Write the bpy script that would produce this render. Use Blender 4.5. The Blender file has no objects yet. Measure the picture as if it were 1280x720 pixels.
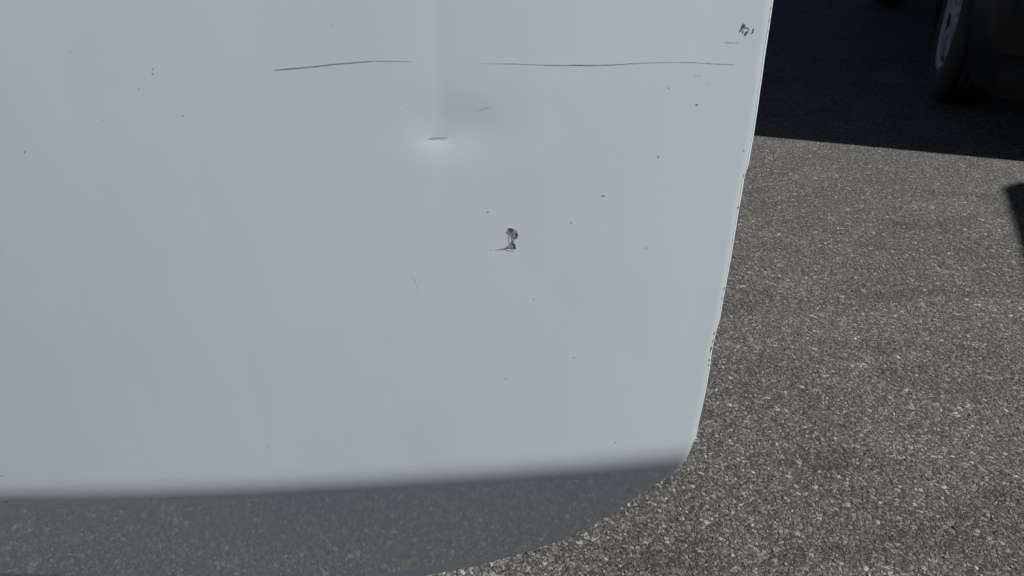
import bpy, math, random
import numpy as np
from mathutils import Vector, Matrix
R = math.radians
random.seed(7)
rng = np.random.default_rng(11)
scene = bpy.context.scene
C = scene.collection

# ------------------------------------------------------------------ camera
CAM_H, PITCH, FPX = 0.90, R(30.0), 931.0          # photo is 1280 px wide
cd = bpy.data.cameras.new('camera'); cam = bpy.data.objects.new('camera', cd); C.objects.link(cam)
cd.sensor_width = 36.0; cd.lens = 36.0 * FPX / 1280.0
cd.clip_start = 0.02; cd.clip_end = 3000
cam.location = (0, 0, CAM_H); cam.rotation_euler = (R(90) - PITCH, 0, 0)
scene.camera = cam

# ------------------------------------------------------------------ sky and sun
SUN_EL = R(49.0)
SUN_AZ = math.atan2(0.956, -0.293)                  # compass angle of the sun (x = sin, y = cos): right, slightly towards the camera
sun_dir = Vector((math.sin(SUN_AZ) * math.cos(SUN_EL), math.cos(SUN_AZ) * math.cos(SUN_EL), math.sin(SUN_EL)))
w = bpy.data.worlds.new('World'); scene.world = w; w.use_nodes = True
wn = w.node_tree; wn.nodes.clear()
sky = wn.nodes.new('ShaderNodeTexSky'); sky.sky_type = 'NISHITA'; sky.sun_disc = False
sky.sun_elevation = SUN_EL; sky.sun_rotation = SUN_AZ
sky.altitude = 1500; sky.air_density = 0.42; sky.dust_density = 0.1; sky.ozone_density = 1.0
bg = wn.nodes.new('ShaderNodeBackground'); bg.inputs['Strength'].default_value = 0.05
wo = wn.nodes.new('ShaderNodeOutputWorld')
wn.links.new(sky.outputs[0], bg.inputs[0]); wn.links.new(bg.outputs[0], wo.inputs[0])
sl = bpy.data.lights.new('sun', 'SUN'); sl.energy = 5.0; sl.angle = R(0.53); sl.color = (1.0, 0.985, 0.955)
so = bpy.data.objects.new('sun', sl); C.objects.link(so)
so.rotation_euler = sun_dir.to_track_quat('Z', 'Y').to_euler()
scene.view_settings.view_transform = 'Standard'; scene.view_settings.look = 'None'
scene.view_settings.gamma = 1.0; scene.view_settings.exposure = 0.24
scene.view_settings.use_curve_mapping = False

# ------------------------------------------------------------------ material helpers
def mat(name):
    m = bpy.data.materials.new(name); m.use_nodes = True
    n = m.node_tree; b = n.nodes['Principled BSDF']
    return m, n, b
def node(n, t, **kw):
    x = n.nodes.new(t)
    for k, v in kw.items(): setattr(x, k, v)
    return x
def inp(x, **kw):
    for k, v in kw.items(): x.inputs[k.replace('_', ' ')].default_value = v
    return x
def ramp(n, src, stops, interp='LINEAR'):
    r = n.nodes.new('ShaderNodeValToRGB'); r.color_ramp.interpolation = interp
    e = r.color_ramp.elements
    while len(e) < len(stops): e.new(0.5)
    for i, (p, c) in enumerate(stops):
        e[i].position = p; e[i].color = (c, c, c, 1) if not isinstance(c, tuple) else (*c, 1)
    n.links.new(src, r.inputs[0]); return r.outputs[0]
def mix(n, fac, a, b, mode='MIX'):
    m = n.nodes.new('ShaderNodeMix'); m.data_type = 'RGBA'; m.blend_type = mode
    for s, v in ((0, fac), (6, a), (7, b)):
        if hasattr(v, 'is_output'): n.links.new(v, m.inputs[s])
        elif s == 0: m.inputs[0].default_value = v
        else: m.inputs[s].default_value = (*v, 1) if isinstance(v, tuple) else (v, v, v, 1)
    return m.outputs[2]
def math_(n, op, a, b=0.0, c=None):
    m = n.nodes.new('ShaderNodeMath'); m.operation = op
    for i, v in enumerate((a, b) if c is None else (a, b, c)):
        if hasattr(v, 'is_output'): n.links.new(v, m.inputs[i])
        else: m.inputs[i].default_value = v
    return m.outputs[0]
def plain(name, col, rough=0.6, metal=0.0, coat=0.0, var=0.08, scale=40.0, bump=0.0):
    m, n, b = mat(name)
    tc = node(n, 'ShaderNodeTexCoord'); nz = inp(node(n, 'ShaderNodeTexNoise'), Scale=scale, Detail=4.0)
    n.links.new(tc.outputs['Object'], nz.inputs['Vector'])
    lo = tuple(c * (1 - var) for c in col); hi = tuple(min(1, c * (1 + var)) for c in col)
    n.links.new(ramp(n, nz.outputs['Fac'], [(0.3, lo), (0.7, hi)]), b.inputs['Base Color'])
    b.inputs['Roughness'].default_value = rough; b.inputs['Metallic'].default_value = metal
    b.inputs['Coat Weight'].default_value = coat; b.inputs['Coat Roughness'].default_value = 0.04
    if bump:
        bp = inp(node(n, 'ShaderNodeBump'), Strength=bump, Distance=0.002)
        n.links.new(nz.outputs['Fac'], bp.inputs['Height']); n.links.new(bp.outputs[0], b.inputs['Normal'])
    return m

def asphalt_material():
    m, n, b = mat('weathered_asphalt')
    tc = node(n, 'ShaderNodeTexCoord'); P = tc.outputs['Object']
    warp = inp(node(n, 'ShaderNodeTexNoise', noise_dimensions='2D'), Scale=260.0, Detail=2.0); n.links.new(P, warp.inputs['Vector'])
    wv = node(n, 'ShaderNodeVectorMath', operation='MULTIPLY_ADD')
    n.links.new(warp.outputs['Color'], wv.inputs[0]); wv.inputs[1].default_value = (0.0036,) * 3; n.links.new(P, wv.inputs[2])
    PW = wv.outputs[0]
    def vor(scale, feat='F1', src=PW):
        v = node(n, 'ShaderNodeTexVoronoi', feature=feat, voronoi_dimensions='2D'); v.inputs['Scale'].default_value = scale
        n.links.new(src, v.inputs['Vector']); return v
    big = vor(128.0); big_e = vor(128.0, 'DISTANCE_TO_EDGE')
    sm = vor(310.0); sm_e = vor(310.0, 'DISTANCE_TO_EDGE')
    sep = node(n, 'ShaderNodeSeparateColor'); n.links.new(big.outputs['Color'], sep.inputs[0])
    sep2 = node(n, 'ShaderNodeSeparateColor'); n.links.new(sm.outputs['Color'], sep2.inputs[0])
    # which big cells carry an exposed stone
    patch = inp(node(n, 'ShaderNodeTexNoise', noise_dimensions='2D'), Scale=3.2, Detail=5.0, Roughness=0.6); n.links.new(P, patch.inputs['Vector'])
    worn = inp(node(n, 'ShaderNodeTexNoise', noise_dimensions='2D'), Scale=34.0, Detail=3.0); n.links.new(P, worn.inputs['Vector'])
    thr = math_(n, 'MULTIPLY_ADD', worn.outputs['Fac'], 0.5, 0.25)
    has = math_(n, 'LESS_THAN', sep.outputs[0], thr)
    inside = ramp(n, big_e.outputs['Distance'], [(0.05, 0.0), (0.16, 1.0)])
    stone = math_(n, 'MULTIPLY', has, inside)
    c_stone = ramp(n, sep.outputs[1], [(0.0, (0.056, 0.054, 0.048)), (0.35, (0.090, 0.087, 0.078)), (0.7, (0.136, 0.132, 0.119)), (0.9, (0.185, 0.180, 0.164)), (1.0, (0.33, 0.325, 0.305))])
    c_fine = ramp(n, sep2.outputs[0], [(0.0, (0.030, 0.028, 0.025)), (0.5, (0.080, 0.076, 0.069)), (0.85, (0.136, 0.130, 0.118)), (1.0, (0.26, 0.25, 0.23))])
    gap = ramp(n, sm_e.outputs['Distance'], [(0.0, 0.55), (0.12, 1.0)])
    c_fine = mix(n, 1.0, c_fine, gap, 'MULTIPLY')
    col = mix(n, stone, c_fine, c_stone)
    grit = inp(node(n, 'ShaderNodeTexNoise', noise_dimensions='2D'), Scale=1100.0, Detail=3.0); n.links.new(P, grit.inputs['Vector'])
    col = mix(n, 1.0, col, ramp(n, grit.outputs['Fac'], [(0.3, 0.80), (0.7, 1.28)]), 'MULTIPLY')
    col = mix(n, 1.0, col, ramp(n, patch.outputs['Fac'], [(0.3, (0.80, 0.79, 0.77)), (0.55, (1.0, 1.0, 0.985)), (0.75, (1.18, 1.17, 1.14))]), 'MULTIPLY')
    # faint tyre smears
    mp = node(n, 'ShaderNodeMapping'); mp.inputs['Rotation'].default_value = (0, 0, R(20)); mp.inputs['Scale'].default_value = (1.0, 3.4, 1.0)
    n.links.new(P, mp.inputs['Vector'])
    sme = inp(node(n, 'ShaderNodeTexNoise', noise_dimensions='2D'), Scale=2.4, Detail=3.0); n.links.new(mp.outputs[0], sme.inputs['Vector'])
    col = mix(n, 1.0, col, ramp(n, sme.outputs['Fac'], [(0.32, 0.78), (0.44, 1.0)]), 'MULTIPLY')
    n.links.new(col, b.inputs['Base Color'])
    n.links.new(ramp(n, sep.outputs[2], [(0.0, 0.62), (1.0, 0.95)]), b.inputs['Roughness'])
    b.inputs['Specular IOR Level'].default_value = 0.35
    # relief: stones proud of the binder, pits between
    dome = ramp(n, big_e.outputs['Distance'], [(0.0, 0.0), (0.22, 0.8), (0.5, 1.0)])
    h1 = math_(n, 'MULTIPLY', math_(n, 'MULTIPLY', dome, has), math_(n, 'MULTIPLY_ADD', sep.outputs[2], 0.8, 0.4))
    h2 = math_(n, 'MULTIPLY', math_(n, 'MULTIPLY', ramp(n, sm_e.outputs['Distance'], [(0.0, 0.0), (0.3, 1.0)]), sep2.outputs[1]), 0.5)
    h3 = math_(n, 'MULTIPLY', grit.outputs['Fac'], 0.25)
    h = math_(n, 'ADD', math_(n, 'ADD', h1, h2), h3)
    bp = inp(node(n, 'ShaderNodeBump'), Strength=1.0, Distance=0.0026)
    n.links.new(h, bp.inputs['Height']); n.links.new(bp.outputs[0], b.inputs['Normal'])
    return m

def paint_material(name, col, dirt=True, rough=0.42, coat=1.0):
    m, n, b = mat(name)
    tc = node(n, 'ShaderNodeTexCoord'); P = tc.outputs['Object']
    big = inp(node(n, 'ShaderNodeTexNoise'), Scale=5.0, Detail=4.0); n.links.new(P, big.inputs['Vector'])
    c = ramp(n, big.outputs['Fac'], [(0.3, tuple(x * 0.975 for x in col)), (0.7, tuple(min(1, x * 1.015) for x in col))])
    if dirt:
        sp = node(n, 'ShaderNodeTexVoronoi'); sp.inputs['Scale'].default_value = 150.0; n.links.new(P, sp.inputs['Vector'])
        sc = node(n, 'ShaderNodeSeparateColor'); n.links.new(sp.outputs['Color'], sc.inputs[0])
        dot = math_(n, 'LESS_THAN', sp.outputs['Distance'], math_(n, 'MULTIPLY', math_(n, 'GREATER_THAN', sc.outputs[0], 0.965), math_(n, 'MULTIPLY', sc.outputs[1], 0.085)))
        c = mix(n, math_(n, 'MULTIPLY', dot, 0.55), c, (0.22, 0.21, 0.19))
        # road film: streaky dust
        mp = node(n, 'ShaderNodeMapping'); mp.inputs['Scale'].default_value = (14.0, 14.0, 2.2); n.links.new(P, mp.inputs['Vector'])
        st = inp(node(n, 'ShaderNodeTexNoise'), Scale=2.0, Detail=6.0, Roughness=0.65); n.links.new(mp.outputs[0], st.inputs['Vector'])
        c = mix(n, ramp(n, st.outputs['Fac'], [(0.45, 0.0), (0.8, 0.10)]), c, (0.50, 0.48, 0.43))
    n.links.new(c, b.inputs['Base Color'])
    b.inputs['Roughness'].default_value = rough; b.inputs['Coat Weight'].default_value = 1.0; b.inputs['Coat Roughness'].default_value = 0.02; b.inputs['Coat IOR'].default_value = 1.6
    b.inputs['Specular IOR Level'].default_value = 0.4
    pe = inp(node(n, 'ShaderNodeTexNoise'), Scale=420.0, Detail=1.0); n.links.new(P, pe.inputs['Vector'])
    bp = inp(node(n, 'ShaderNodeBump'), Strength=0.02, Distance=0.0006); n.links.new(pe.outputs['Fac'], bp.inputs['Height'])
    n.links.new(bp.outputs[0], b.inputs['Coat Normal'])
    b.inputs['Coat Weight'].default_value = coat
    return m

def glass_material():
    m, n, b = mat('tinted_glass')
    b.inputs['Base Color'].default_value = (0.62, 0.70, 0.68, 1); b.inputs['Roughness'].default_value = 0.02
    b.inputs['Transmission Weight'].default_value = 0.9; b.inputs['IOR'].default_value = 1.45
    return m

M = {}
M['asphalt'] = asphalt_material()
M['white'] = paint_material('white_car_paint', (0.705, 0.79, 0.812))
M['black_paint'] = paint_material('black_car_paint', (0.006, 0.006, 0.008), dirt=False, coat=0.1); M['black_paint'].node_tree.nodes['Principled BSDF'].inputs['Specular IOR Level'].default_value = 0.15
M['van_paint'] = paint_material('silver_van_paint', (0.42, 0.43, 0.44), dirt=False)
M['rubber'] = plain('tyre_rubber', (0.012, 0.012, 0.012), 0.9, bump=0.3)
M['alloy'] = plain('alloy_rim', (0.22, 0.225, 0.24), 0.5, 0.3)
M['steel'] = plain('brake_steel', (0.09, 0.085, 0.08), 0.6, 0.7)
M['plastic'] = plain('black_plastic', (0.014, 0.014, 0.015), 0.8, bump=0.2)
M['plastic'].node_tree.nodes['Principled BSDF'].inputs['Specular IOR Level'].default_value = 0.2
M['under'] = plain('underbody', (0.02, 0.019, 0.018), 0.9)
M['seat'] = plain('grey_seat_fabric', (0.09, 0.09, 0.10), 0.95, bump=0.4)
M['glass'] = glass_material()
M['lens'] = plain('headlight_lens', (0.62, 0.64, 0.66), 0.12, 0.3, coat=1.0)
M['red'] = plain('tail_lamp_red', (0.35, 0.012, 0.012), 0.15, coat=1.0)
M['primer'] = plain('bare_grey_primer', (0.23, 0.245, 0.245), 0.8, var=0.45, scale=900.0, bump=0.6)
M['chip_dark'] = plain('dark_exposed_metal', (0.075, 0.08, 0.078), 0.75, var=0.5, scale=900.0)
M['chip_lip'] = plain('lifted_paint_edge', (0.82, 0.83, 0.82), 0.5)
M['scratch'] = plain('dark_scratch', (0.35, 0.33, 0.295), 0.8, var=0.5, scale=300.0)
M['scratch_mid'] = plain('mid_scratch', (0.53, 0.56, 0.555), 0.7, var=0.2, scale=300.0)
M['scratch_faint'] = plain('faint_scratch', (0.65, 0.68, 0.685), 0.7, var=0.12, scale=200.0)
M['rust'] = plain('rusty_hem', (0.16, 0.085, 0.045), 0.9, var=0.5, scale=600.0)
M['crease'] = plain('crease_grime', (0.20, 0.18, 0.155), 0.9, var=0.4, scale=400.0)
M['speck'] = plain('grime_speck', (0.22, 0.22, 0.21), 0.85)

# ------------------------------------------------------------------ mesh helpers
def mesh_obj(name, verts, faces, m, parent=None, smooth=True, local=True):
    me = bpy.data.meshes.new(name)
    if isinstance(verts, np.ndarray): verts = verts.tolist()
    if isinstance(faces, np.ndarray): faces = faces.tolist()
    me.from_pydata(verts, [], faces); me.update()
    if m: me.materials.append(m)
    if smooth: me.shade_smooth()
    o = bpy.data.objects.new(name, me); C.objects.link(o)
    if parent: o.parent = parent
    return o
def tag(o, label, cat, group=None, kind=None):
    if label: o['label'] = label
    if cat: o['category'] = cat
    if group: o['group'] = group
    if kind: o['kind'] = kind
    return o
def empty(name, mtx):
    o = bpy.data.objects.new(name, None); C.objects.link(o); o.matrix_world = mtx; o.empty_display_size = 0.2
    return o
def grid_faces(nr, nc, off=0, close_c=False):
    f = []
    for i in range(nr - 1):
        for j in range(nc if close_c else nc - 1):
            k = (j + 1) % nc
            f.append((off + i * nc + j, off + (i + 1) * nc + j, off + (i + 1) * nc + k, off + i * nc + k))
    return f
def rbox(x0, x1, y0, y1, z0, z1, r):
    """box with bevelled edges: verts, faces"""
    import bmesh
    bm = bmesh.new(); bmesh.ops.create_cube(bm, size=1)
    for v in bm.verts:
        v.co = Vector(((x0 + x1) / 2 + v.co.x * (x1 - x0), (y0 + y1) / 2 + v.co.y * (y1 - y0), (z0 + z1) / 2 + v.co.z * (z1 - z0)))
    bmesh.ops.bevel(bm, geom=bm.edges[:], offset=r, segments=3, affect='EDGES', profile=0.6)
    bm.verts.index_update()
    V = [tuple(v.co) for v in bm.verts]; F = [[v.index for v in f.verts] for f in bm.faces]; bm.free()
    return V, F
def lathe(profile, n=64, axis_y=True):
    """profile of (y, r) turned about the Y axis"""
    V = []
    for (y, r) in profile:
        for k in range(n):
            a = 2 * math.pi * k / n
            V.append((r * math.cos(a), y, r * math.sin(a)))
    return V, grid_faces(len(profile), n, 0, True)
def merge(parts):
    V, F = [], []
    for v, f in parts:
        o = len(V); V += list(v); F += [[i + o for i in q] for q in f]
    return V, F

# ------------------------------------------------------------------ ground
S = 400.0
ground = mesh_obj('asphalt_ground', [(-S, -S, 0), (S, -S, 0), (S, S, 0), (-S, S, 0)], [(0, 1, 2, 3)], M['asphalt'], smooth=False)
tag(ground, 'grey weathered asphalt with exposed stones, lit by the sun', None, kind='structure')

# exposed crushed stones bedded in the binder, dense around the place, thinning out with distance
def stones_material():
    m, n, b = mat('crushed_stone')
    g = node(n, 'ShaderNodeNewGeometry')
    c = ramp(n, g.outputs['Random Per Island'], [(0.0, (0.052, 0.050, 0.045)), (0.30, (0.092, 0.089, 0.081)), (0.62, (0.136, 0.132, 0.121)), (0.86, (0.180, 0.175, 0.162)), (0.96, (0.23, 0.225, 0.208)), (1.0, (0.36, 0.355, 0.335))])
    tc = node(n, 'ShaderNodeTexCoord'); gr = inp(node(n, 'ShaderNodeTexNoise', noise_dimensions='2D'), Scale=900.0, Detail=2.0)
    n.links.new(tc.outputs['Object'], gr.inputs['Vector'])
    n.links.new(mix(n, 1.0, c, ramp(n, gr.outputs['Fac'], [(0.3, 0.75), (0.7, 1.2)]), 'MULTIPLY'), b.inputs['Base Color'])
    b.inputs['Roughness'].default_value = 0.75; b.inputs['Specular IOR Level'].default_value = 0.4
    return m
def exposed_stones(count):
    import bmesh
    bm = bmesh.new(); bmesh.ops.create_icosphere(bm, subdivisions=1, radius=1.0); bm.verts.index_update()
    base = np.array([v.co[:] for v in bm.verts]); tri = np.array([[v.index for v in f.verts] for f in bm.faces if f.calc_center_median().z > -0.35]); bm.free()
    # polar scatter about the camera's foot: even up close, thinning outwards
    r = 0.25 + 3.6 * rng.random(count) ** 0.62; a = rng.uniform(R(-75), R(75), count)
    xy = np.c_[r * np.sin(a), r * np.cos(a)]
    rad = 0.0012 + 0.0029 * rng.beta(1.5, 3.6, count)
    sc = np.c_[rad * rng.uniform(0.8, 1.5, count), rad * rng.uniform(0.7, 1.1, count), rad * rng.uniform(0.40, 0.75, count)]
    V = base[None] * (1 + rng.normal(0, 0.16, (count, 12, 1))) * sc[:, None, :]
    tx = rng.normal(0, 0.18, count)[:, None]; V[:, :, 2] += V[:, :, 0] * tx
    an = rng.uniform(0, 6.283, count); ca, sa = np.cos(an)[:, None], np.sin(an)[:, None]
    X = V[:, :, 0] * ca - V[:, :, 1] * sa + xy[:, :1]; Y = V[:, :, 0] * sa + V[:, :, 1] * ca + xy[:, 1:]
    Z = V[:, :, 2] + (sc[:, 2] * rng.uniform(-0.55, 0.25, count))[:, None]
    co = np.stack([X, Y, Z], -1).reshape(-1, 3).astype(np.float32)
    f = (tri[None] + (np.arange(count) * 12)[:, None, None]).reshape(-1, 3).astype(np.int32)
    me = bpy.data.meshes.new('exposed_stones')
    me.vertices.add(len(co)); me.vertices.foreach_set('co', co.ravel())
    me.loops.add(f.size); me.loops.foreach_set('vertex_index', f.ravel())
    me.polygons.add(len(f)); me.polygons.foreach_set('loop_start', np.arange(0, f.size, 3, dtype=np.int32))
    me.update(calc_edges=True); me.materials.append(stones_material())
    o = bpy.data.objects.new('exposed_stones', me); C.objects.link(o); o.parent = ground; o['kind'] = 'stuff'
    return o
exposed_stones(140000)

# ------------------------------------------------------------------ photo pixel -> ray
def ray(u, v):
    x = (u - 640.0) / FPX; y = (v - 360.0) / FPX
    return np.array([x, math.cos(PITCH) - y * math.sin(PITCH), -(math.sin(PITCH) + y * math.cos(PITCH))])
CAMP = np.array([0.0, 0.0, CAM_H])

AXIS = Vector((math.sin(R(18)), math.cos(R(18)), 0))        # both cars are parked along this line, noses towards the camera
HEAD = -AXIS
LEFT = Vector((-HEAD.y, HEAD.x, 0))
def car_matrix(origin):
    return Matrix(((HEAD.x, LEFT.x, 0, origin.x), (HEAD.y, LEFT.y, 0, origin.y), (0, 0, 1, origin.z), (0, 0, 0, 1)))

# ------------------------------------------------------------------ wheel
def wheel(parent, x, side, yo, rad=0.328, wid=0.20, rim_r=0.200, steer=0.0):
    """side = +1 left, -1 right; yo = y of the outer tyre face"""
    w = bpy.data.objects.new('wheel', None); C.objects.link(w); w.parent = parent
    w.location = (x, side * yo, rad - 0.006); w.rotation_euler = (0, 0, (0 if side > 0 else math.pi) + steer)
    # local: +y outward, outer face at y = 0
    b = -wid
    prof = [(-0.030, rim_r - 0.012), (-0.010, rim_r - 0.004), (-0.006, rim_r + 0.008), (0.0, rim_r + 0.035), (0.004, rim_r + 0.062), (0.0, rim_r + 0.092),
            (-0.008, rad - 0.016), (-0.020, rad - 0.006), (-0.034, rad - 0.001)]
    for gx in (0.055, 0.085, 0.115, 0.145):
        prof += [(-gx + 0.006, rad), (-gx + 0.004, rad - 0.008), (-gx - 0.004, rad - 0.008), (-gx - 0.006, rad)]
    prof += [(b + 0.034, rad - 0.001), (b + 0.02, rad - 0.006), (b + 0.008, rad - 0.016), (b, rim_r + 0.09), (b - 0.004, rim_r + 0.06), (b, rim_r + 0.035), (b + 0.02, rim_r - 0.01)]
    V, F = lathe(prof, 96)
    t = mesh_obj('tyre', V, F, M['rubber'], w)
    # rim: lip + barrel, five broad spokes, hub
    lip = [(-0.012, rim_r + 0.004), (-0.004, rim_r + 0.002), (-0.006, rim_r - 0.010), (-0.010, rim_r - 0.024), (-0.018, rim_r - 0.030)]
    parts = [lathe(lip, 96)]
    barrel = lathe([(-0.018, rim_r - 0.0295), (-0.060, rim_r - 0.024), (b + 0.02, rim_r - 0.020)], 64)
    hub = [(-0.045, 0.075), (-0.022, 0.070), (-0.014, 0.052), (-0.014, 0.034), (-0.010, 0.030), (-0.008, 0.001)]
    parts.append(lathe(hub, 40))
    for k in range(5):
        a = 2 * math.pi * k / 5 + 0.35
        for tw in (-1, 1):
            rows = []
            for i in range(7):
                f = i / 6; r = 0.045 + (rim_r - 0.022 - 0.045) * f
                ca = a + tw * (0.10 + 0.12 * f); hwid = 0.017 - 0.004 * f + 0.006 * f * f
                y = -0.018 + 0.010 * math.sin(f * math.pi) - 0.004 * f
                cx, cz = r * math.cos(ca), r * math.sin(ca); tx, tz = -math.sin(ca), math.cos(ca)
                rows.append([(cx + tx * q * hwid, y + dy, cz + tz * q * hwid) for q, dy in ((-1, -0.034), (-1, -0.006), (-0.6, 0), (0.6, 0), (1, -0.006), (1, -0.034))])
            V = [p for r_ in rows for p in r_]
            parts.append((V, grid_faces(7, 6)))
    V, F = merge(parts)
    mesh_obj('rim', V, F, M['alloy'], w); mesh_obj('rim_barrel', *barrel, M['steel'], w)
    V, F = lathe([(-0.075, 0.14), (-0.070, 0.145), (-0.070, 0.03), (-0.085, 0.02)], 48)
    mesh_obj('brake_disc', V, F, M['steel'], w)
    return w

# ------------------------------------------------------------------ car body
def make_car(root, paint, W=1.78, fo=0.80, ro=0.78, wb=2.58, nose=0.86, cowl=1.02, belt=0.98, roof=1.48, rear=1.06,
             aperture=None, cab=(-0.42, -1.02, -2.75, -3.25), wr=0.328, van=False, rnd=0.34, nose_hw=0.70, steer=0.0):
    """car frame: front axle at x = 0, nose at +x, left at +y. aperture = (x_front, x_back) of the left front doorway."""
    xf, xr = fo, -(wb + ro)
    ar = wr + 0.045
    xs = list(np.linspace(xr, xf, 150))
    for xw in (0.0, -wb): xs += [xw - ar, xw + ar, xw - ar - 0.004, xw + ar + 0.004]
    for d in (0.01, 0.03, 0.06, 0.1): xs += [xf - d, xr + d]
    if aperture: xs += list(aperture)
    xs = sorted(xs)
    def hw(x):
        h = W / 2
        d = min(1.0, max(0.0, (xf - x) / rnd)); h *= nose_hw + (1 - nose_hw) * math.sqrt(max(0, 1 - (1 - d) ** 2))
        d = min(1.0, max(0.0, (x - xr) / 0.30)); h *= 0.74 + 0.26 * math.sqrt(max(0, 1 - (1 - d) ** 2))
        return h
    def zlow(x):
        z = 0.20
        for xw in (0.0, -wb):
            d = x - xw
            if abs(d) < ar: z = max(z, wr + math.sqrt(ar * ar - d * d))
        return z
    xc = cab[0]
    def ztop(x):
        if x > xc:
            f = (xf - x) / (xf - xc); e = min(1, (xf - x) / 0.12)
            return nose + (cowl - nose) * (f ** 0.8) - 0.05 * (1 - e) ** 2
        if x < cab[3]:
            return rear
        return cowl + (rear - cowl) * (xc - x) / (xc - cab[3])
    ring_n = 17
    V = []
    for x in xs:
        h = hw(x); zl = zlow(x); zt = ztop(x); zs = zt - 0.09
        half = [(0.95, zl), (0.955, zl + 0.03), (0.985, max(zl + 0.04, 0.36)), (1.0, max(zl + 0.05, 0.60)), (0.99, max(zl + 0.06, zs - 0.06)), (0.965, zs), (0.90, zs + 0.045), (0.60, zt), (0.0, zt + 0.02)]
        half = [(a * h, z) for a, z in half]
        ring = half + [(-a, z) for a, z in reversed(half[:-1])]
        V += [(x, a, z) for a, z in ring]
    F = []
    for i in range(len(xs) - 1):
        xm = (xs[i] + xs[i + 1]) / 2
        for j in range(ring_n - 1):
            if aperture and aperture[1] < xm < aperture[0] and 1 <= j <= 4: continue
            if j in (6, 7, 8, 9) and cab[3] + 0.12 < xm < cab[0] - 0.12: continue     # the cabin is open below the roof
            F.append((i * ring_n + j, (i + 1) * ring_n + j, (i + 1) * ring_n + j + 1, i * ring_n + j + 1))
    F.append(list(range(ring_n))); F.append([(len(xs) - 1) * ring_n + k for k in reversed(range(ring_n))])
    mesh_obj('body', V, F, paint, root)
    # underbody and wheel wells
    parts = [rbox(xr + 0.12, xf - 0.14, -W / 2 + 0.30, W / 2 - 0.30, 0.19, 0.62, 0.04), rbox(-wb + ar, -ar, -W / 2 + 0.09, W / 2 - 0.09, 0.19, 0.30, 0.02)]
    V, F = merge(parts); mesh_obj('underbody', V, F, M['under'], root)
    # front bumper lower lip, grille, lamps
    def strip(name, z0, z1, a0, a1, m, front=True, proud=0.012, n=24):
        V = []
        for i in range(n + 1):
            y = a0 + (a1 - a0) * i / n
            # plan curve of the nose / tail
            rr, nh = (rnd, nose_hw) if front else (0.30, 0.74)
            t = abs(y) / (W / 2)
            if t <= nh: d = 0.0
            else: d = rr * (1 - math.sqrt(max(0, 1 - ((t - nh) / (1 - nh)) ** 2)))
            x = (xf - d + proud) if front else (xr + d - proud)
            for dz, ix in ((z0, 0.03), (z0, 0.0), (z1, 0.0), (z1, 0.03)):
                V.append((x - ix if front else x + ix, y, dz))
        return mesh_obj(name, V, grid_faces(n + 1, 4), m, root)
    hwid = W / 2
    strip('bumper_lip', 0.20, 0.33, -hwid * 0.93, hwid * 0.93, M['plastic'])
    strip('grille', nose - 0.32, nose - 0.17, -hwid * 0.42, hwid * 0.42, M['plastic'])
    strip('headlight', nose - 0.31, nose - 0.16, hwid * 0.50, hwid * 0.90, M['lens']); strip('headlight', nose - 0.31, nose - 0.16, -hwid * 0.90, -hwid * 0.50, M['lens'])
    strip('rear_bumper', 0.26, 0.50, -hwid * 0.9, hwid * 0.9, M['plastic'], False)
    strip('tail_light', rear - 0.30, rear - 0.12, hwid * 0.62, hwid * 0.92, M['red'], False); strip('tail_light', rear - 0.30, rear - 0.12, -hwid * 0.92, -hwid * 0.62, M['red'], False)
    # greenhouse: pillars + roof, then panes
    c0, c1, c2, c3 = cab
    def hy(f): return W / 2 * (0.89 - 0.17 * f)
    zb = belt - 0.03
    def pil(xa, xb, sgn, wdt=0.035):
        A = Vector((xa, sgn * hy(0), zb)); B = Vector((xb, sgn * hy(1), roof - 0.03))
        V = []
        for p in (A, B):
            for dx, dy in ((-wdt, -0.02), (wdt, -0.02), (wdt, 0.02), (-wdt, 0.02)): V.append((p.x + dx, p.y + dy, p.z))
        return V, [(0, 1, 5, 4), (1, 2, 6, 5), (2, 3, 7, 6), (3, 0, 4, 7)]
    mid = (c1 + c2) / 2 + 0.05
    for s in (1, -1):
        for xa, xb in ((c0, c1), (mid, mid + 0.04), (c3, c2)):
            V, F = pil(xa, xb, s); mesh_obj('pillar', V, F, paint, root)
    V = []
    nr, ncl = 16, 15
    for i in range(nr):
        f = i / (nr - 1); x = c1 + 0.05 + (c2 - c1 - 0.10) * f
        for j in range(ncl):
            g = -1 + 2 * j / (ncl - 1)
            V.append((x, g * (hy(1) + 0.02), roof - 0.045 + 0.05 * (1 - abs(g) ** 3.2) + 0.015 * math.sin(math.pi * f)))
    n0 = len(V); V += [(a, b_, c - 0.05) for a, b_, c in V]
    F = grid_faces(nr, ncl) + [list(reversed(q)) for q in grid_faces(nr, ncl, n0)]
    for i in range(nr - 1):
        for j in (0, ncl - 1): F.append((i * ncl + j, (i + 1) * ncl + j, n0 + (i + 1) * ncl + j, n0 + i * ncl + j))
    for j in range(ncl - 1):
        for i in (0, nr - 1): F.append((i * ncl + j, i * ncl + j + 1, n0 + i * ncl + j + 1, n0 + i * ncl + j))
    mesh_obj('roof', V, F, paint, root)
    def pane(name, pts):
        a, b_, c, d = [Vector(p) for p in pts]; nn = (b_ - a).cross(d - a).normalized() * 0.004
        V = [tuple(p) for p in (a, b_, c, d)] + [tuple(p - nn) for p in (a, b_, c, d)]
        mesh_obj(name, V, [(0, 1, 2, 3), (7, 6, 5, 4), (0, 4, 5, 1), (1, 5, 6, 2), (2, 6, 7, 3), (3, 7, 4, 0)], M['glass'], root, smooth=False)
    zt = roof - 0.04; k0, k1 = hy(0) - 0.005, hy(1) - 0.005
    pane('windscreen', [(c0, -k0, zb), (c0, k0, zb), (c1, k1, zt), (c1, -k1, zt)])
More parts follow.
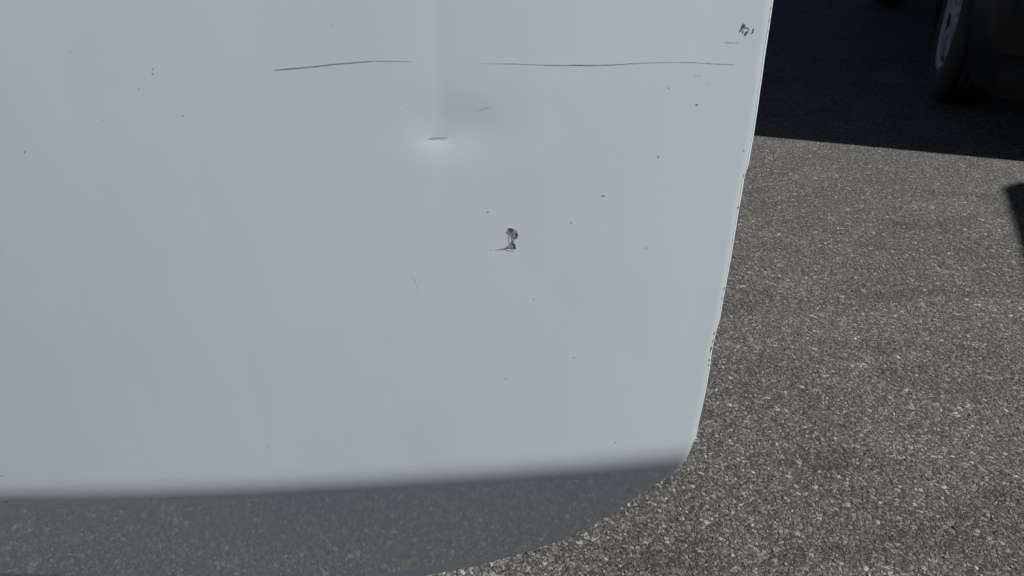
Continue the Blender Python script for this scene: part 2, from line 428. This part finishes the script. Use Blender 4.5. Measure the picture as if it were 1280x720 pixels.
    pane('rear_window', [(c3, k0, zb + 0.05), (c3, -k0, zb + 0.05), (c2, -k1, zt), (c2, k1, zt)])
    for s in (1, -1):
        if not (aperture and s > 0):
            pane('side_window', [(c0, s * k0, zb), (mid, s * k0, zb), (mid + 0.04, s * k1, zt), (c1, s * k1, zt)])
        pane('side_window', [(mid, s * k0, zb), (c3, s * k0, zb), (c2, s * k1, zt), (mid + 0.04, s * k1, zt)])
    # cabin interior: tub, dashboard, front seats
    parts = [rbox(cab[3] + 0.1, cab[0] - 0.05, -W / 2 + 0.12, W / 2 - 0.12, 0.28, 0.34, 0.02), rbox(cab[0] - 0.30, cab[0] - 0.03, -W / 2 + 0.12, W / 2 - 0.14, 0.62, 0.96, 0.05)]
    V, F = merge(parts); mesh_obj('interior', V, F, M['plastic'], root)
    for s in (1, -1):
        sx = cab[0] - 1.05; yc = s * W * 0.21
        V, F = rbox(sx - 0.05, sx + 0.48, yc - 0.25, yc + 0.25, 0.36, 0.56, 0.05); st = mesh_obj('seat', V, F, M['seat'], root)
        V, F = rbox(-0.06, 0.08, -0.25, 0.25, 0, 0.60, 0.05)
        V = [(sx + a - c * 0.30, yc + b_, 0.50 + c) for a, b_, c in V]; mesh_obj('backrest', V, F, M['seat'], st)
    # mirrors and door handles on the closed sides
    for s in (1, -1):
        if aperture and s > 0: continue
        V, F = rbox(cab[0] - 0.42, cab[0] - 0.32, s * (W / 2 + 0.08) - 0.09, s * (W / 2 + 0.08) + 0.09, belt, belt + 0.14, 0.035); mi = mesh_obj('wing_mirror', V, F, paint, root)
        V, F = rbox(mid + 0.03, mid + 0.20, s * (W / 2 + 0.015) - 0.012, s * (W / 2 + 0.015) + 0.012, 0.84, 0.87, 0.008); mesh_obj('door_handle', V, F, paint, root)
    for xw in (0.0, -wb):
        for s in (1, -1): wheel(root, xw, s, W / 2 - 0.015, wr, steer=steer if xw == 0.0 else 0.0)

# ------------------------------------------------------------------ the open door: surface worked out from the photo's outline
DOOR_AZ = R(85.0)
E = np.array([math.sin(DOOR_AZ), math.cos(DOOR_AZ), 0.0])      # along the door, hinge -> free edge
N = np.array([E[1], -E[0], 0.0])                               # out of the outer face
O = np.array([0.0, 0.465, 0.0])
Z_T = None
def smooth(a, b, x):
    t = np.clip((x - a) / (b - a), 0, 1); return t * t * (3 - 2 * t)
BEND = 0.023; TH1 = R(19.6); KT = 0.40
def tuck(z, s=0.0):
    """outward offset of the sill tuck-under: slope th(z) integrated downwards from the bend"""
    d = (ZT + BEND + 0.030 * s) - z
    t = np.clip(d / (2 * BEND), 0, 1)
    s1 = math.tan(TH1)
    # integral of smoothstep slope
    I = 2 * BEND * (t ** 3 - 0.5 * t ** 4) * s1
    e = np.maximum(d - 2 * BEND, 0)
    return -(I + e * s1 + 0.5 * KT * e ** 2)
def gauss(x, m, s): return np.exp(-0.5 * ((x - m) / s) ** 2)
def off_base(s, z):
    o = -0.105 * (s - 0.02) ** 2 - 0.030 * (z - 0.62) ** 2
    return o + tuck(z, s)
def on_door(u, v, dents=False):
    r = ray(u, v); fn = off_door if dents else off_base
    t0 = np.dot(O - CAMP, N) / np.dot(r, N); t = np.linspace(t0 - 0.06, t0 + 0.20, 521)
    def f(t):
        P = CAMP + t[:, None] * r; s_ = (P - O) @ E; z_ = P[:, 2]
        return (P - O) @ N - fn(s_, z_), s_, z_
    for _ in range(2):                             # first crossing, else the nearest approach
        d, s_, z_ = f(t); c_ = np.nonzero(d <= 0)[0]
        i = c_[0] if len(c_) else int(np.argmin(d))
        t = np.linspace(t[max(0, i - 1)], t[i] if len(c_) else t[min(len(t) - 1, i + 1)], 200)
    d, s_, z_ = f(t); c_ = np.nonzero(d <= 0)[0]; i = c_[0] if len(c_) else int(np.argmin(d))
    if not len(c_): print('grazing', u, v, d[i])
    return float(s_[i]), float(z_[i])
ZT = 0.0
_r = ray(640, 592); ZT = CAM_H + (np.dot(O - CAMP, N) / np.dot(_r, N)) * _r[2]        # height of the crease

edge_px = [(968, 0), (957, 75), (945, 160), (936, 212), (933, 216), (925, 262), (915.5, 320), (900.5, 400), (896, 416), (894.5, 424), (891, 438), (889.5, 450), (885.5, 478), (881, 500), (873, 536), (870, 550), (866, 557), (863, 566), (857, 577)]
low_px = [(857, 577), (845, 589), (830, 600), (800, 619), (775, 636), (751, 651), (726, 664), (702, 676), (650, 693), (597, 704), (555, 712), (515, 718.5)]
RE = np.array([on_door(*p) for p in edge_px]); BE = np.array([on_door(*p) for p in low_px])
HEM = 0.0013
# extend the free edge to the belt line, the lower edge to the hinge
S_H = -0.76; Z_BELT = 1.00
top_s = RE[0, 0] + (Z_BELT - RE[0, 1]) * (RE[0, 0] - RE[2, 0]) / (RE[0, 1] - RE[2, 1])
RE = np.vstack([[top_s, Z_BELT], RE])
RE[:, 0] -= HEM; BE = BE + np.array([-0.0005, HEM])
BE[0] = RE[-1]
zb_end = BE[-1, 1] - 0.004
BE = np.vstack([BE, [[BE[-1, 0] - 0.06, zb_end - 0.014], [BE[-1, 0] - 0.13, zb_end - 0.024], [BE[-1, 0] - 0.25, zb_end - 0.030], [S_H + 0.12, zb_end - 0.030], [S_H + 0.03, zb_end - 0.01], [S_H, zb_end + 0.03]]])
def resample(P, n, soft=2):
    d = np.r_[0, np.cumsum(np.hypot(*np.diff(P, axis=0).T))]
    t = np.linspace(0, d[-1], n); Q = np.c_[np.interp(t, d, P[:, 0]), np.interp(t, d, P[:, 1])]
    for _ in range(soft):
        Q[1:-1] = 0.25 * Q[:-2] + 0.5 * Q[1:-1] + 0.25 * Q[2:]
    return Q
NA, NB = 420, 380
rightC = resample(RE, NB, 6)                       # top -> corner
botC = resample(BE, NA, 14)[::-1]                  # hinge -> corner
# nibbled hem: irregular little steps along the free edge
k = np.arange(NB); nz = np.convolve(rng.normal(0, 1, NB + 8), np.ones(9) / 9, 'valid')
rightC[1:-3, 0] += (nz * 0.00016)[1:-3]
def s_edge(z): return np.interp(-z, -rightC[:, 1], rightC[:, 0])
bs_i = np.argsort(botC[:, 0])
def z_bot(s): return np.interp(s, botC[bs_i, 0], botC[bs_i, 1], right=-1.0)

def px_line(u0, v0, u1, v1): return on_door(u0, v0), on_door(u1, v1)
DENT = on_door(546, 173); ST_T = on_door(531, 0); ST_B = on_door(576, 500)
LS_T = on_door(45, 0); LS_B = on_door(130, 300); D2 = on_door(500, 370); D3 = on_door(470, 430); D4 = on_door(905, 60)
def off_door(s, z):
    o = off_base(s, z)
    ds, dz = s - DENT[0], z - DENT[1]
    # pushed-in dent: hard crease across, shallow funnel above it, lifted metal below
    o = o - 0.00085 * gauss(ds, 0.013, 0.019) * gauss(dz, 0.007, 0.012) - 0.00046 * gauss(ds, 0.002, 0.0075) * np.exp(-np.abs(dz) / 0.0045) \
          + 0.00009 * gauss(ds, -0.012, 0.014) * gauss(dz, -0.013, 0.008)
    # long upright stress line through the dent, fading out downwards
    sl_ = ST_T[0] + (ST_B[0] - ST_T[0]) * (z - ST_T[1]) / (ST_B[1] - ST_T[1])
    fade = smooth(ST_B[1] - 0.02, DENT[1], z)
    o = o - 0.00012 * gauss(s, sl_ + 0.004, 0.005) * (0.55 + 0.45 * smooth(DENT[1] - 0.01, DENT[1] + 0.03, z)) * fade
    sl2 = LS_T[0] + (LS_B[0] - LS_T[0]) * (z - LS_T[1]) / (LS_B[1] - LS_T[1])
    o = o - 0.00022 * gauss(s, sl2, 0.016) * smooth(LS_B[1] - 0.05, LS_T[1], z)
    # faint pockets and waviness of worn sheet metal
    o = o - 0.00010 * gauss(s, D2[0], 0.010) * gauss(z, D2[1], 0.016) - 0.00008 * gauss(s, D3[0], 0.007) * gauss(z, D3[1], 0.010) - 0.0001 * gauss(s, D4[0], 0.02) * gauss(z, D4[1], 0.012)
    o = o + 0.00020 * np.sin(s * 19 + 0.6) * (0.8 + 0.2 * np.sin(z * 9 + 1.1)) + 0.00008 * np.sin(z * 23 + 0.4 + 2 * s) + 0.00003 * np.sin(s * 67 + 2 * z) * np.sin(z * 11 + s * 4)
    # lip of the lower hem stands upright again
    h = z - z_bot(s)
    o = o + np.where((s < BE[0, 0] - 0.12), 0.0040 * (1 - smooth(0.0, 0.016, h)) * (1 - smooth(BE[0, 0] - 0.20, BE[0, 0] - 0.13, s)) * smooth(BE[0, 0] - 0.34, BE[0, 0] - 0.27, s), 0.0)
    # metal rolls over towards the free edge
    de = np.clip(s_edge(z) - s, 0, 1)
    o = o - 0.00035 * np.clip(1 - de / 0.005, 0, 1) ** 2
    return o
def P3(s, z, lift=0.0):
    q = off_door(s, z) + lift
    s = np.asarray(s, float); z = np.asarray(z, float); q = np.asarray(q, float)
    return O + s[..., None] * E + q[..., None] * N + z[..., None] * np.array([0, 0, 1.0])

def build_door(root):
    # Coons patch over (a: hinge -> free edge, b: belt -> bottom)
    def warp(n, lo, c, w_):                       # denser parameters around c
        t = np.linspace(0, 1, 2000); dens = 1 + lo * np.exp(-0.5 * ((t - c) / w_) ** 2)
        cu = np.cumsum(dens); cu = (cu - cu[0]) / (cu[-1] - cu[0]); return np.interp(np.linspace(0, 1, n), cu, t)
    a = warp(NA, 3.0, 1.0, 0.03); b = warp(NB, 1.2, 0.62, 0.2)
    def at(Cv, t):
        u = np.linspace(0, 1, len(Cv)); return np.c_[np.interp(t, u, Cv[:, 0]), np.interp(t, u, Cv[:, 1])]
    TL = np.array([S_H, Z_BELT]); TR = rightC[0]; BL = botC[0]; BR = rightC[-1]
    top = TL + (TR - TL) * a[:, None]; lef = TL + (BL - TL) * b[:, None]
    rig = at(rightC, b); bot = at(botC, a)
    A, B = a[None, :, None], b[:, None, None]
    G = (1 - B) * top[None] + B * bot[None] + (1 - A) * lef[:, None] + A * rig[:, None] - ((1 - A) * (1 - B) * TL + A * (1 - B) * TR + (1 - A) * B * BL + A * B * BR)
    G[1:-1, 1:-1] += 0
    V3 = P3(G[..., 0], G[..., 1])
    V = V3.reshape(-1, 3).tolist(); F = []
    idx = np.arange(NA * NB).reshape(NB, NA)
    q = np.stack([idx[:-1, :-1], idx[1:, :-1], idx[1:, 1:], idx[:-1, 1:]], -1).reshape(-1, 4).tolist()
    F += q
    # hem rolled round the border: belt corner -> free edge -> corner -> bottom -> hinge
    loop = [idx[i, NA - 1] for i in range(NB)] + [idx[NB - 1, j] for j in range(NA - 2, -1, -1)]
    flat = G.reshape(-1, 2)
    L2 = flat[loop]; n = len(loop)
    T = np.gradient(L2, axis=0); 
    for _ in range(6): T[1:-1] = 0.25 * T[:-2] + 0.5 * T[1:-1] + 0.25 * T[2:]
    T /= np.linalg.norm(T, axis=1)[:, None]
    out2 = np.c_[-T[:, 1], T[:, 0]]               # pointing off the panel
    eps = 1e-4
    s, z = L2[:, 0], L2[:, 1]
    zi = z - out2[:, 1] * 0.003; si = s - out2[:, 0] * 0.003
    dqs = (off_door(si, zi) - off_door(si - out2[:, 0] * eps * 20, zi - out2[:, 1] * eps * 20)) / (eps * 20)
    Zv = np.array([0, 0, 1.0])
    o3 = out2[:, :1] * E + out2[:, 1:] * Zv + dqs[:, None] * N
    o3 /= np.linalg.norm(o3, axis=1)[:, None]
    t3 = T[:, :1] * E + T[:, 1:] * Zv
    n3 = np.cross(t3, o3); n3 /= np.linalg.norm(n3, axis=1)[:, None]
    sg = np.sign(np.sum(n3 * N, axis=1)); n3 *= sg[:, None]
    base = np.array([V[i] for i in loop])
    rings = [loop]
    prof = [(HEM * math.sin(t), -HEM * (1 - math.cos(t))) for t in (0.3, 0.65, 1.0, 1.35, 1.7, 2.05, 2.4, 2.75, math.pi)] + [(-0.016, -2 * HEM), (-0.020, -2 * HEM - 0.004), (-0.024, -0.03), (-0.03, -0.085)]
    for (po, pn) in prof:
        P = base + o3 * po + n3 * pn
        st = len(V); V += P.tolist(); rings.append(list(range(st, st + n)))
    for r0, r1 in zip(rings[:-1], rings[1:]):
        for i in range(n - 1): F.append((r0[i], r1[i], r1[i + 1], r0[i + 1]))
    door = mesh_obj('door', V, F, M['white'], root)
    return door, np.array([V[i] for i in rings[-1]])

# white car carrying the door
W_CAR = 1.78
hinge = Vector((O + S_H * E).tolist())
origin = hinge - HEAD * (-0.40) - LEFT * (W_CAR / 2 - 0.02); origin.z = 0
white_car = empty('parked_car', car_matrix(origin))
tag(white_car, 'white car with its dented and scratched front door standing wide open', 'car')
S_TR = float(rightC[:, 0].max())
dlen = S_TR - S_H
make_car(white_car, M['white'], W=W_CAR, aperture=(-0.42, -0.42 - dlen), cab=(-0.42, -1.02, -2.75, -3.25))
door, inner_loop = build_door(white_car)
INV = white_car.matrix_world.inverted()
door.matrix_parent_inverse = INV                   # the door is modelled in world space
door['label'] = 'open white front door with a dent, paint chips and long scratches'
def door_part(name, V, F, m, smooth_=True):
    o = mesh_obj(name, V, F, m, None, smooth_); o.parent = door
    return o
# inner trim panel, window frame, pane, handle, mirror
c = inner_loop.mean(axis=0)
nl = len(inner_loop)
V = inner_loop.tolist() + [(inner_loop[i] * 0.985 + c * 0.015 - N * 0.02).tolist() for i in range(nl)]
F = [(i, nl + i, nl + i + 1, i + 1) for i in range(nl - 1)] + [list(range(nl, 2 * nl))]
door_part('inner_trim', V, F, M['plastic'])
def dpt(s, z, q): return (O + s * E + q * N + np.array([0, 0, z])).tolist()
def bar(pts, wd, th):
    V, F = [], []
    for i, (s, z, q) in enumerate(pts):
        a_ = np.array(pts[max(0, i - 1)][:2]); b_ = np.array(pts[min(len(pts) - 1, i + 1)][:2]); t = (b_ - a_) / np.linalg.norm(b_ - a_); nn = np.array([-t[1], t[0]])
        for w_, h_ in ((-1, -1), (1, -1), (1, 1), (-1, 1)):
            V.append(dpt(s + nn[0] * w_ * wd, z + nn[1] * w_ * wd, q + h_ * th))
    for i in range(len(pts) - 1):
        for k_ in range(4): F.append((i * 4 + k_, i * 4 + (k_ + 1) % 4, i * 4 + 4 + (k_ + 1) % 4, i * 4 + 4 + k_))
    F += [[3, 2, 1, 0], [len(V) - 4, len(V) - 3, len(V) - 2, len(V) - 1]]
    return V, F
frame_pts = [(S_H + 0.05, Z_BELT - 0.01, -0.045), (S_H + 0.45, 1.30, -0.10), (S_H + 0.62, 1.40, -0.125), (S_TR - 0.10, 1.42, -0.13), (S_TR - 0.03, 1.38, -0.12), (S_TR - 0.0, Z_BELT - 0.02, -0.045)]
V, F = bar(frame_pts, 0.022, 0.014); door_part('window_frame', V, F, M['plastic'], False)
gp = [(S_H + 0.07, Z_BELT - 0.02, -0.045), (S_TR - 0.01, Z_BELT - 0.02, -0.045), (S_TR - 0.04, 1.40, -0.125), (S_H + 0.62, 1.40, -0.125), (S_H + 0.45, 1.30, -0.10)]
V = [dpt(s, z, q) for s, z, q in gp] + [dpt(s, z, q - 0.004) for s, z, q in gp]
F = [[0, 1, 2, 3, 4], [9, 8, 7, 6, 5]] + [(i, 5 + i, 5 + (i + 1) % 5, (i + 1) % 5) for i in range(5)]
door_part('window_pane', V, F, M['glass'], False)
V, F = bar([(S_H + 0.01, Z_BELT, -0.03), (S_TR - 0.005, Z_BELT, -0.03)], 0.010, 0.045); door_part('belt_strip', V, F, M['plastic'], False)
hb = [(S_TR - 0.24, 0.938, -0.012), (S_TR - 0.225, 0.938, 0.006), (S_TR - 0.15, 0.940, 0.012), (S_TR - 0.075, 0.940, 0.006), (S_TR - 0.06, 0.940, -0.012)]
V, F = bar(hb, 0.012, 0.006); door_part('handle', V, F, M['white'])
V, F = rbox(-0.10, 0.10, -0.05, 0.05, -0.07, 0.07, 0.04)
V = [dpt(S_H + 0.20 + x, 1.045 + z, 0.09 + y) for x, y, z in V]; mi = door_part('wing_mirror', V, F, M['white'])
V, F = bar([(S_H + 0.17, 0.975, -0.04), (S_H + 0.19, 1.00, 0.07)], 0.02, 0.03)

# ------------------------------------------------------------------ damage on the door skin
def patch(name, px, m, lift=0.00012, thick=True):
    """a flat flake-shaped patch that follows the sheet metal, drawn through photo pixels"""
    pts = np.array([on_door(*p, dents=True) for p in px])
    # subdivide the outline with tiny raggedness
    fine = []
    for i in range(len(pts)):
        a_, b_ = pts[i], pts[(i + 1) % len(pts)]
        for t in (0, 0.5):
            p = a_ + (b_ - a_) * t
            if t: p = p + rng.normal(0, 0.00012, 2)
            fine.append(p)
    fine = np.array(fine); n = len(fine)
    top = P3(fine[:, 0], fine[:, 1], lift); bot = P3(fine[:, 0], fine[:, 1], -0.0003)
    V = top.tolist(); F = [list(range(n))]
    if name in ('paint_chip', 'lifted_paint'):
        V += bot.tolist(); F += [(i, i + n, (i + 1) % n + n, (i + 1) % n) for i in range(n)]
    return door_part(name, V, F, m, False)
def stroke(name, px, wpx, m, lift=0.0001):
    """scratch: a ribbon of changing width (given in photo pixels) lying on the paint"""
    pts = np.array([on_door(*p, dents=True) for p in px]); ws = np.asarray(wpx, float) / 2300.0
    d = np.r_[0, np.cumsum(np.hypot(*np.diff(pts, axis=0).T))]; nn = max(6, int(d[-1] / 0.004))
    t = np.linspace(0, d[-1], nn); Q = np.c_[np.interp(t, d, pts[:, 0]), np.interp(t, d, pts[:, 1])]
    for _ in range(3): Q[1:-1] = 0.25 * Q[:-2] + 0.5 * Q[1:-1] + 0.25 * Q[2:]
    wv = np.interp(t, d, ws) * (1 + rng.normal(0, 0.18, nn)); Q[:, 1] += rng.normal(0, 0.00005, nn)
    T = np.gradient(Q, axis=0); T /= np.linalg.norm(T, axis=1)[:, None]; nr = np.c_[-T[:, 1], T[:, 0]]
    A = Q + nr * wv[:, None] / 2; B = Q - nr * wv[:, None] / 2
    V = np.vstack([P3(A[:, 0], A[:, 1], lift), P3(B[:, 0], B[:, 1], lift)]).tolist()
    F = []
    for i in range(nn - 1):
        F.append((i, nn + i, nn + i + 1, i + 1))
    return door_part(name, V, F, m, False)

def Z1(pts): return [(560 + x / 8, 260 + y / 8) for x, y in pts]
def Z2(pts): return [(860 + x / 7.2, y / 7.2) for x, y in pts]
o = patch('paint_chip', Z1([(600, 202), (625, 196), (660, 210), (685, 226), (697, 255), (702, 275), (695, 297), (672, 313), (656, 322), (655, 345), (668, 362), (677, 372), (680, 410), (655, 418), (600, 411), (540, 414), (485, 422), (480, 418), (530, 409), (570, 396), (600, 378), (618, 360), (629, 342), (632, 310), (622, 284), (602, 262), (590, 246), (578, 238), (598, 226)]), M['primer'])
o['label'] = 'grey hooked paint chip with a pointed tail'
patch('bare_metal', Z1([(618, 215), (640, 208), (648, 235), (632, 248), (622, 236)]), M['chip_dark'], 0.0002)
patch('bare_metal', Z1([(676, 238), (690, 255), (694, 290), (684, 292), (682, 262)]), M['chip_dark'], 0.0002)
patch('bare_metal', Z1([(640, 352), (652, 350), (672, 376), (676, 408), (660, 408), (656, 380)]), M['chip_dark'], 0.0002)
patch('bare_metal', Z1([(604, 205), (622, 199), (630, 205), (606, 222)]), M['chip_dark'], 0.0002)
patch('paint_chip', Z1([(600, 280), (606, 282), (613, 345), (606, 348)]), M['scratch_mid'])
patch('paint_chip', Z1([(415, 418), (430, 415), (434, 422), (418, 425)]), M['scratch_mid'])
patch('lifted_paint', Z1([(585, 416), (640, 419), (672, 424), (640, 426), (590, 423)]), M['chip_lip'], 0.0002)
patch('lifted_paint', Z1([(610, 262), (622, 284), (630, 318), (624, 340), (612, 345), (617, 312)]), M['chip_lip'], 0.0002)
patch('lifted_paint', Z1([(604, 199), (625, 190), (634, 195), (612, 200)]), M['chip_lip'], 0.0002)
patch('paint_chip', Z2([(495, 208), (508, 215), (520, 238), (545, 252), (556, 268), (520, 264), (497, 264), (470, 290), (459, 286), (474, 256), (487, 232)]), M['primer'])
patch('bare_metal', Z2([(494, 214), (503, 216), (510, 240), (488, 256), (472, 274), (480, 250)]), M['chip_dark'], 0.0002)
patch('paint_chip', Z2([(540, 276), (543, 290), (521, 321), (504, 323), (514, 295), (528, 284)]), M['chip_dark'])
patch('paint_chip', Z2([(586, 254), (594, 270), (586, 296), (563, 309), (580, 284)]), M['chip_dark'])
patch('lifted_paint', Z2([(498, 268), (520, 268), (536, 274), (512, 286), (498, 296)]), M['chip_lip'], 0.0003)

stroke('scratch', [(341, 88), (350, 87), (372, 85), (392, 83.2), (410, 81), (440, 78), (468, 76)], [0.5, 1.1, 1.2, 1.3, 1.0, 1.1, 0.6], M['scratch'])
stroke('scratch', [(470, 76), (490, 76), (520, 77)], [0.8, 0.9, 0.4], M['scratch_mid'])
stroke('scratch', [(600, 79), (640, 79.3), (662, 80.3), (690, 81.5)], [0.3, 0.6, 0.8, 0.9], M['scratch_mid'])
stroke('scratch', [(680, 81.3), (712, 81.6), (740, 81.5), (768, 81), (792, 79.2)], [0.6, 0.9, 0.9, 1.0, 0.7], M['scratch'])
stroke('scratch', [(786, 79.5), (815, 78), (850, 77.4), (885, 78.8)], [0.8, 0.6, 0.5, 0.6], M['scratch_mid'])
stroke('scratch', [(884, 78.8), (900, 80), (919, 80.6)], [1.0, 1.2, 0.5], M['scratch_mid'])
stroke('scratch', [(599, 137.5), (605, 136), (612, 134)], [0.9, 1.1, 0.5], M['scratch_mid'])
stroke('scratch', [(906, 52.8), (914, 53.2), (923, 53)], [0.8, 1.2, 0.6], M['scratch_mid'])
stroke('scratch', [(870, 78), (882, 79), (888, 79)], [0.6, 1.0, 0.5], M['scratch_faint'])
stroke('scratch', [(868, 95), (878, 94)], [0.9, 0.7], M['scratch_faint'])
stroke('scratch', [(466, 424), (470, 418), (474, 414)], [0.6, 0.9, 0.5], M['chip_lip'])
stroke('scratch', [(516, 346), (521, 352), (522, 362)], [0.6, 0.8, 0.5], M['chip_lip'])
stroke('dent_crease', [(536, 172.6), (542, 171.8), (548, 172.4), (554, 171.7), (560, 172)], [0.6, 1.1, 0.8, 1.2, 0.5], M['crease'], 0.0004)
specks = [(88, 65, 1.6), (191, 86.5, 1.7), (191, 92, 1.9), (229, 145, 1.8), (228, 171, 1.3), (31, 190, 2.0), (705, 61, 1.5), (836, 110, 2.2), (871, 131, 2.4), (786, 129, 1.5),
          (510, 135, 1.5), (461, 230, 1.3), (610, 265, 1.9), (754, 245, 2.1), (714, 278, 1.8), (490, 334, 1.1), (823, 196, 2.2), (769, 553, 1.9), (717, 447, 1.6), (632, 473, 1.6),
          (433, 520, 1.5), (2, 595, 2.0), (8, 627, 2.4), (335, 558, 1.6), (808, 310, 1.6), (361, 493, 1.2), (355, 142, 1.0), (366, 93, 1.0), (667, 374, 1.6), (668, 68, 1.0),
          (885, 104, 1.4), (602, 60, 1.0), (930, 188, 2.0), (853, 374, 1.4), (560, 420, 1.0), (250, 300, 1.0), (120, 420, 1.1), (300, 610, 1.2), (480, 474, 1.1), (841, 470, 1.2), (612, 269, 1.0), (663, 122, 1.1)]
for (u, v, r_) in specks:
    r_ *= 0.9
    k_ = random.randint(6, 8); ph = random.random() * 6
    el = 1 + 0.5 * random.random()
    pts = [(u + el * r_ * 0.5 * math.cos(ph + 2 * math.pi * i / k_) * random.uniform(0.75, 1.2), v + r_ * 0.5 * math.sin(ph + 2 * math.pi * i / k_) * random.uniform(0.75, 1.2)) for i in range(k_)]
    patch('stone_chip', pts, M['speck'] if r_ > 1.4 else M['scratch_mid'])
# bare, rusty nicks along the hem
def nick(v, dv, w_, m):
    us = np.interp([v - dv, v, v + dv], [p[1] for p in edge_px], [p[0] for p in edge_px])
    patch('hem_nick', [(us[0] - 2.7, v - dv), (us[0] - 2.3, v - dv), (us[1] - 1.9, v), (us[2] - 2.3, v + dv), (us[2] - 2.7, v + dv), (us[1] - 2.4 - 0.6 * w_, v)], m, 0.0003)
for v, dv, w_, m in ((218, 2.0, 1.0, 'scratch_mid'), (259, 1.6, 1.2, 'rust'), (360, 1.4, 1.0, 'rust'), (372, 1.8, 1.0, 'scratch_mid'), (416, 2.2, 1.6, 'scratch'), (426, 2.4, 1.2, 'scratch'), (436, 4.0, 1.2, 'chip_dark'), (449, 2.0, 1.2, 'rust'), (456, 1.6, 1.4, 'scratch'),
                     (25, 2.0, 1.0, 'scratch_mid'), (40, 2.0, 0.8, 'scratch_mid'), (10, 1.5, 0.8, 'scratch_mid'), (300, 1.2, 0.8, 'scratch_mid')):
    nick(v, dv, w_, M[m])

# ------------------------------------------------------------------ dark car parked alongside, its front wheel in the shade
rw = ray(1159, 121); contact = Vector((CAMP + rw * (CAM_H / -rw[2])).tolist())       # outer edge of the tyre's contact patch
W2 = 1.80
origin2 = contact + LEFT * (W2 / 2 - 0.015); origin2.z = 0
black_car = empty('parked_car', car_matrix(origin2))
tag(black_car, 'black car parked in deep shade beyond the open door, silver spoked front wheel', 'car')
make_car(black_car, M['black_paint'], W=W2, fo=0.75, steer=R(-3.6), nose=1.12, cowl=1.19, belt=1.13, roof=1.70, rear=1.18, wb=2.62, rnd=0.20, nose_hw=0.82)

# ------------------------------------------------------------------ tall van on the sunny side; only the edge of its shadow reaches the picture
VH = 2.25
sh = CAMP + ray(1259, 221) * (CAM_H / -ray(1259, 221)[2])
van_c = Vector(sh.tolist()) - LEFT * 0.140 + Vector((sun_dir.x, sun_dir.y, 0)) * (VH / sun_dir.z)
VHd = -Vector((math.sin(R(24.2)), math.cos(R(24.2)), 0)); VL = Vector((-VHd.y, VHd.x, 0)); vp = van_c + VL * 1.0
van = empty('delivery_van', Matrix(((VHd.x, VL.x, 0, vp.x), (VHd.y, VL.y, 0, vp.y), (0, 0, 1, 0), (0, 0, 0, 1))))
tag(van, 'tall silver delivery van standing on the sunny side of the black car', 'van')
def van_body():
    # x forward from the tail (0) to the nose (4.9); origin at the tail, right roof edge at y = -1
    prof = []
    st = [(0.0, 0.55, 2.17, 0.90), (0.03, 0.45, 2.22, 0.95), (0.10, 0.40, 2.25, 0.98), (3.1, 0.38, 2.25, 1.0), (3.6, 0.38, 2.16, 1.0), (4.25, 0.38, 1.32, 0.97), (4.75, 0.40, 1.12, 0.90), (4.9, 0.46, 0.96, 0.80)]
    V = []
    for x, zl, zt, hwv in st:
        half = [(0.93, zl), (1.0, zl + 0.15), (1.0, 0.5 * (zl + zt)), (0.985, zt - 0.14), (0.94, zt - 0.04), (0.86, zt)]
        ring = [(a * hwv, z) for a, z in half]; ring = ring + [(-a, z) for a, z in reversed(ring)]
        V += [(x, a, z) for a, z in ring]
    n = 12; F = grid_faces(len(st), n, 0, True) + [list(range(n)), [(len(st) - 1) * n + k_ for k_ in reversed(range(n))]]
    mesh_obj('body', V, F, M['van_paint'], van, smooth=False)
    V, F = rbox(-0.06, 0.02, -0.85, 0.85, 0.36, 0.56, 0.02); mesh_obj('rear_bumper', V, F, M['plastic'], van)
    V, F = rbox(4.82, 4.96, -0.80, 0.80, 0.36, 0.62, 0.03); mesh_obj('bumper', V, F, M['plastic'], van)
    for s in (1, -1):
        V, F = rbox(-0.012, 0.03, s * 0.45 - 0.30, s * 0.45 + 0.30, 1.35, 1.95, 0.01); mesh_obj('rear_window', V, F, M['glass'], van)
        V, F = rbox(-0.015, 0.03, s * 0.86 - 0.035, s * 0.86 + 0.035, 0.95, 1.45, 0.008); mesh_obj('tail_light', V, F, M['red'], van)
        V, F = rbox(3.0, 3.9, s * 0.985 - 0.012, s * 0.985 + 0.012, 1.35, 1.85, 0.006); mesh_obj('side_window', V, F, M['glass'], van)
        V, F = rbox(4.70, 4.86, s * 0.72 - 0.12, s * 0.72 + 0.12, 0.80, 0.98, 0.02); mesh_obj('headlight', V, F, M['lens'], van)
        V, F = rbox(3.85, 3.98, s * 1.12 - 0.10, s * 1.12 + 0.10, 1.35, 1.65, 0.03); mesh_obj('wing_mirror', V, F, M['plastic'], van)
        for xw in (0.85, 3.95): wheel(van, xw, s, 1.012, 0.34)
van_body()
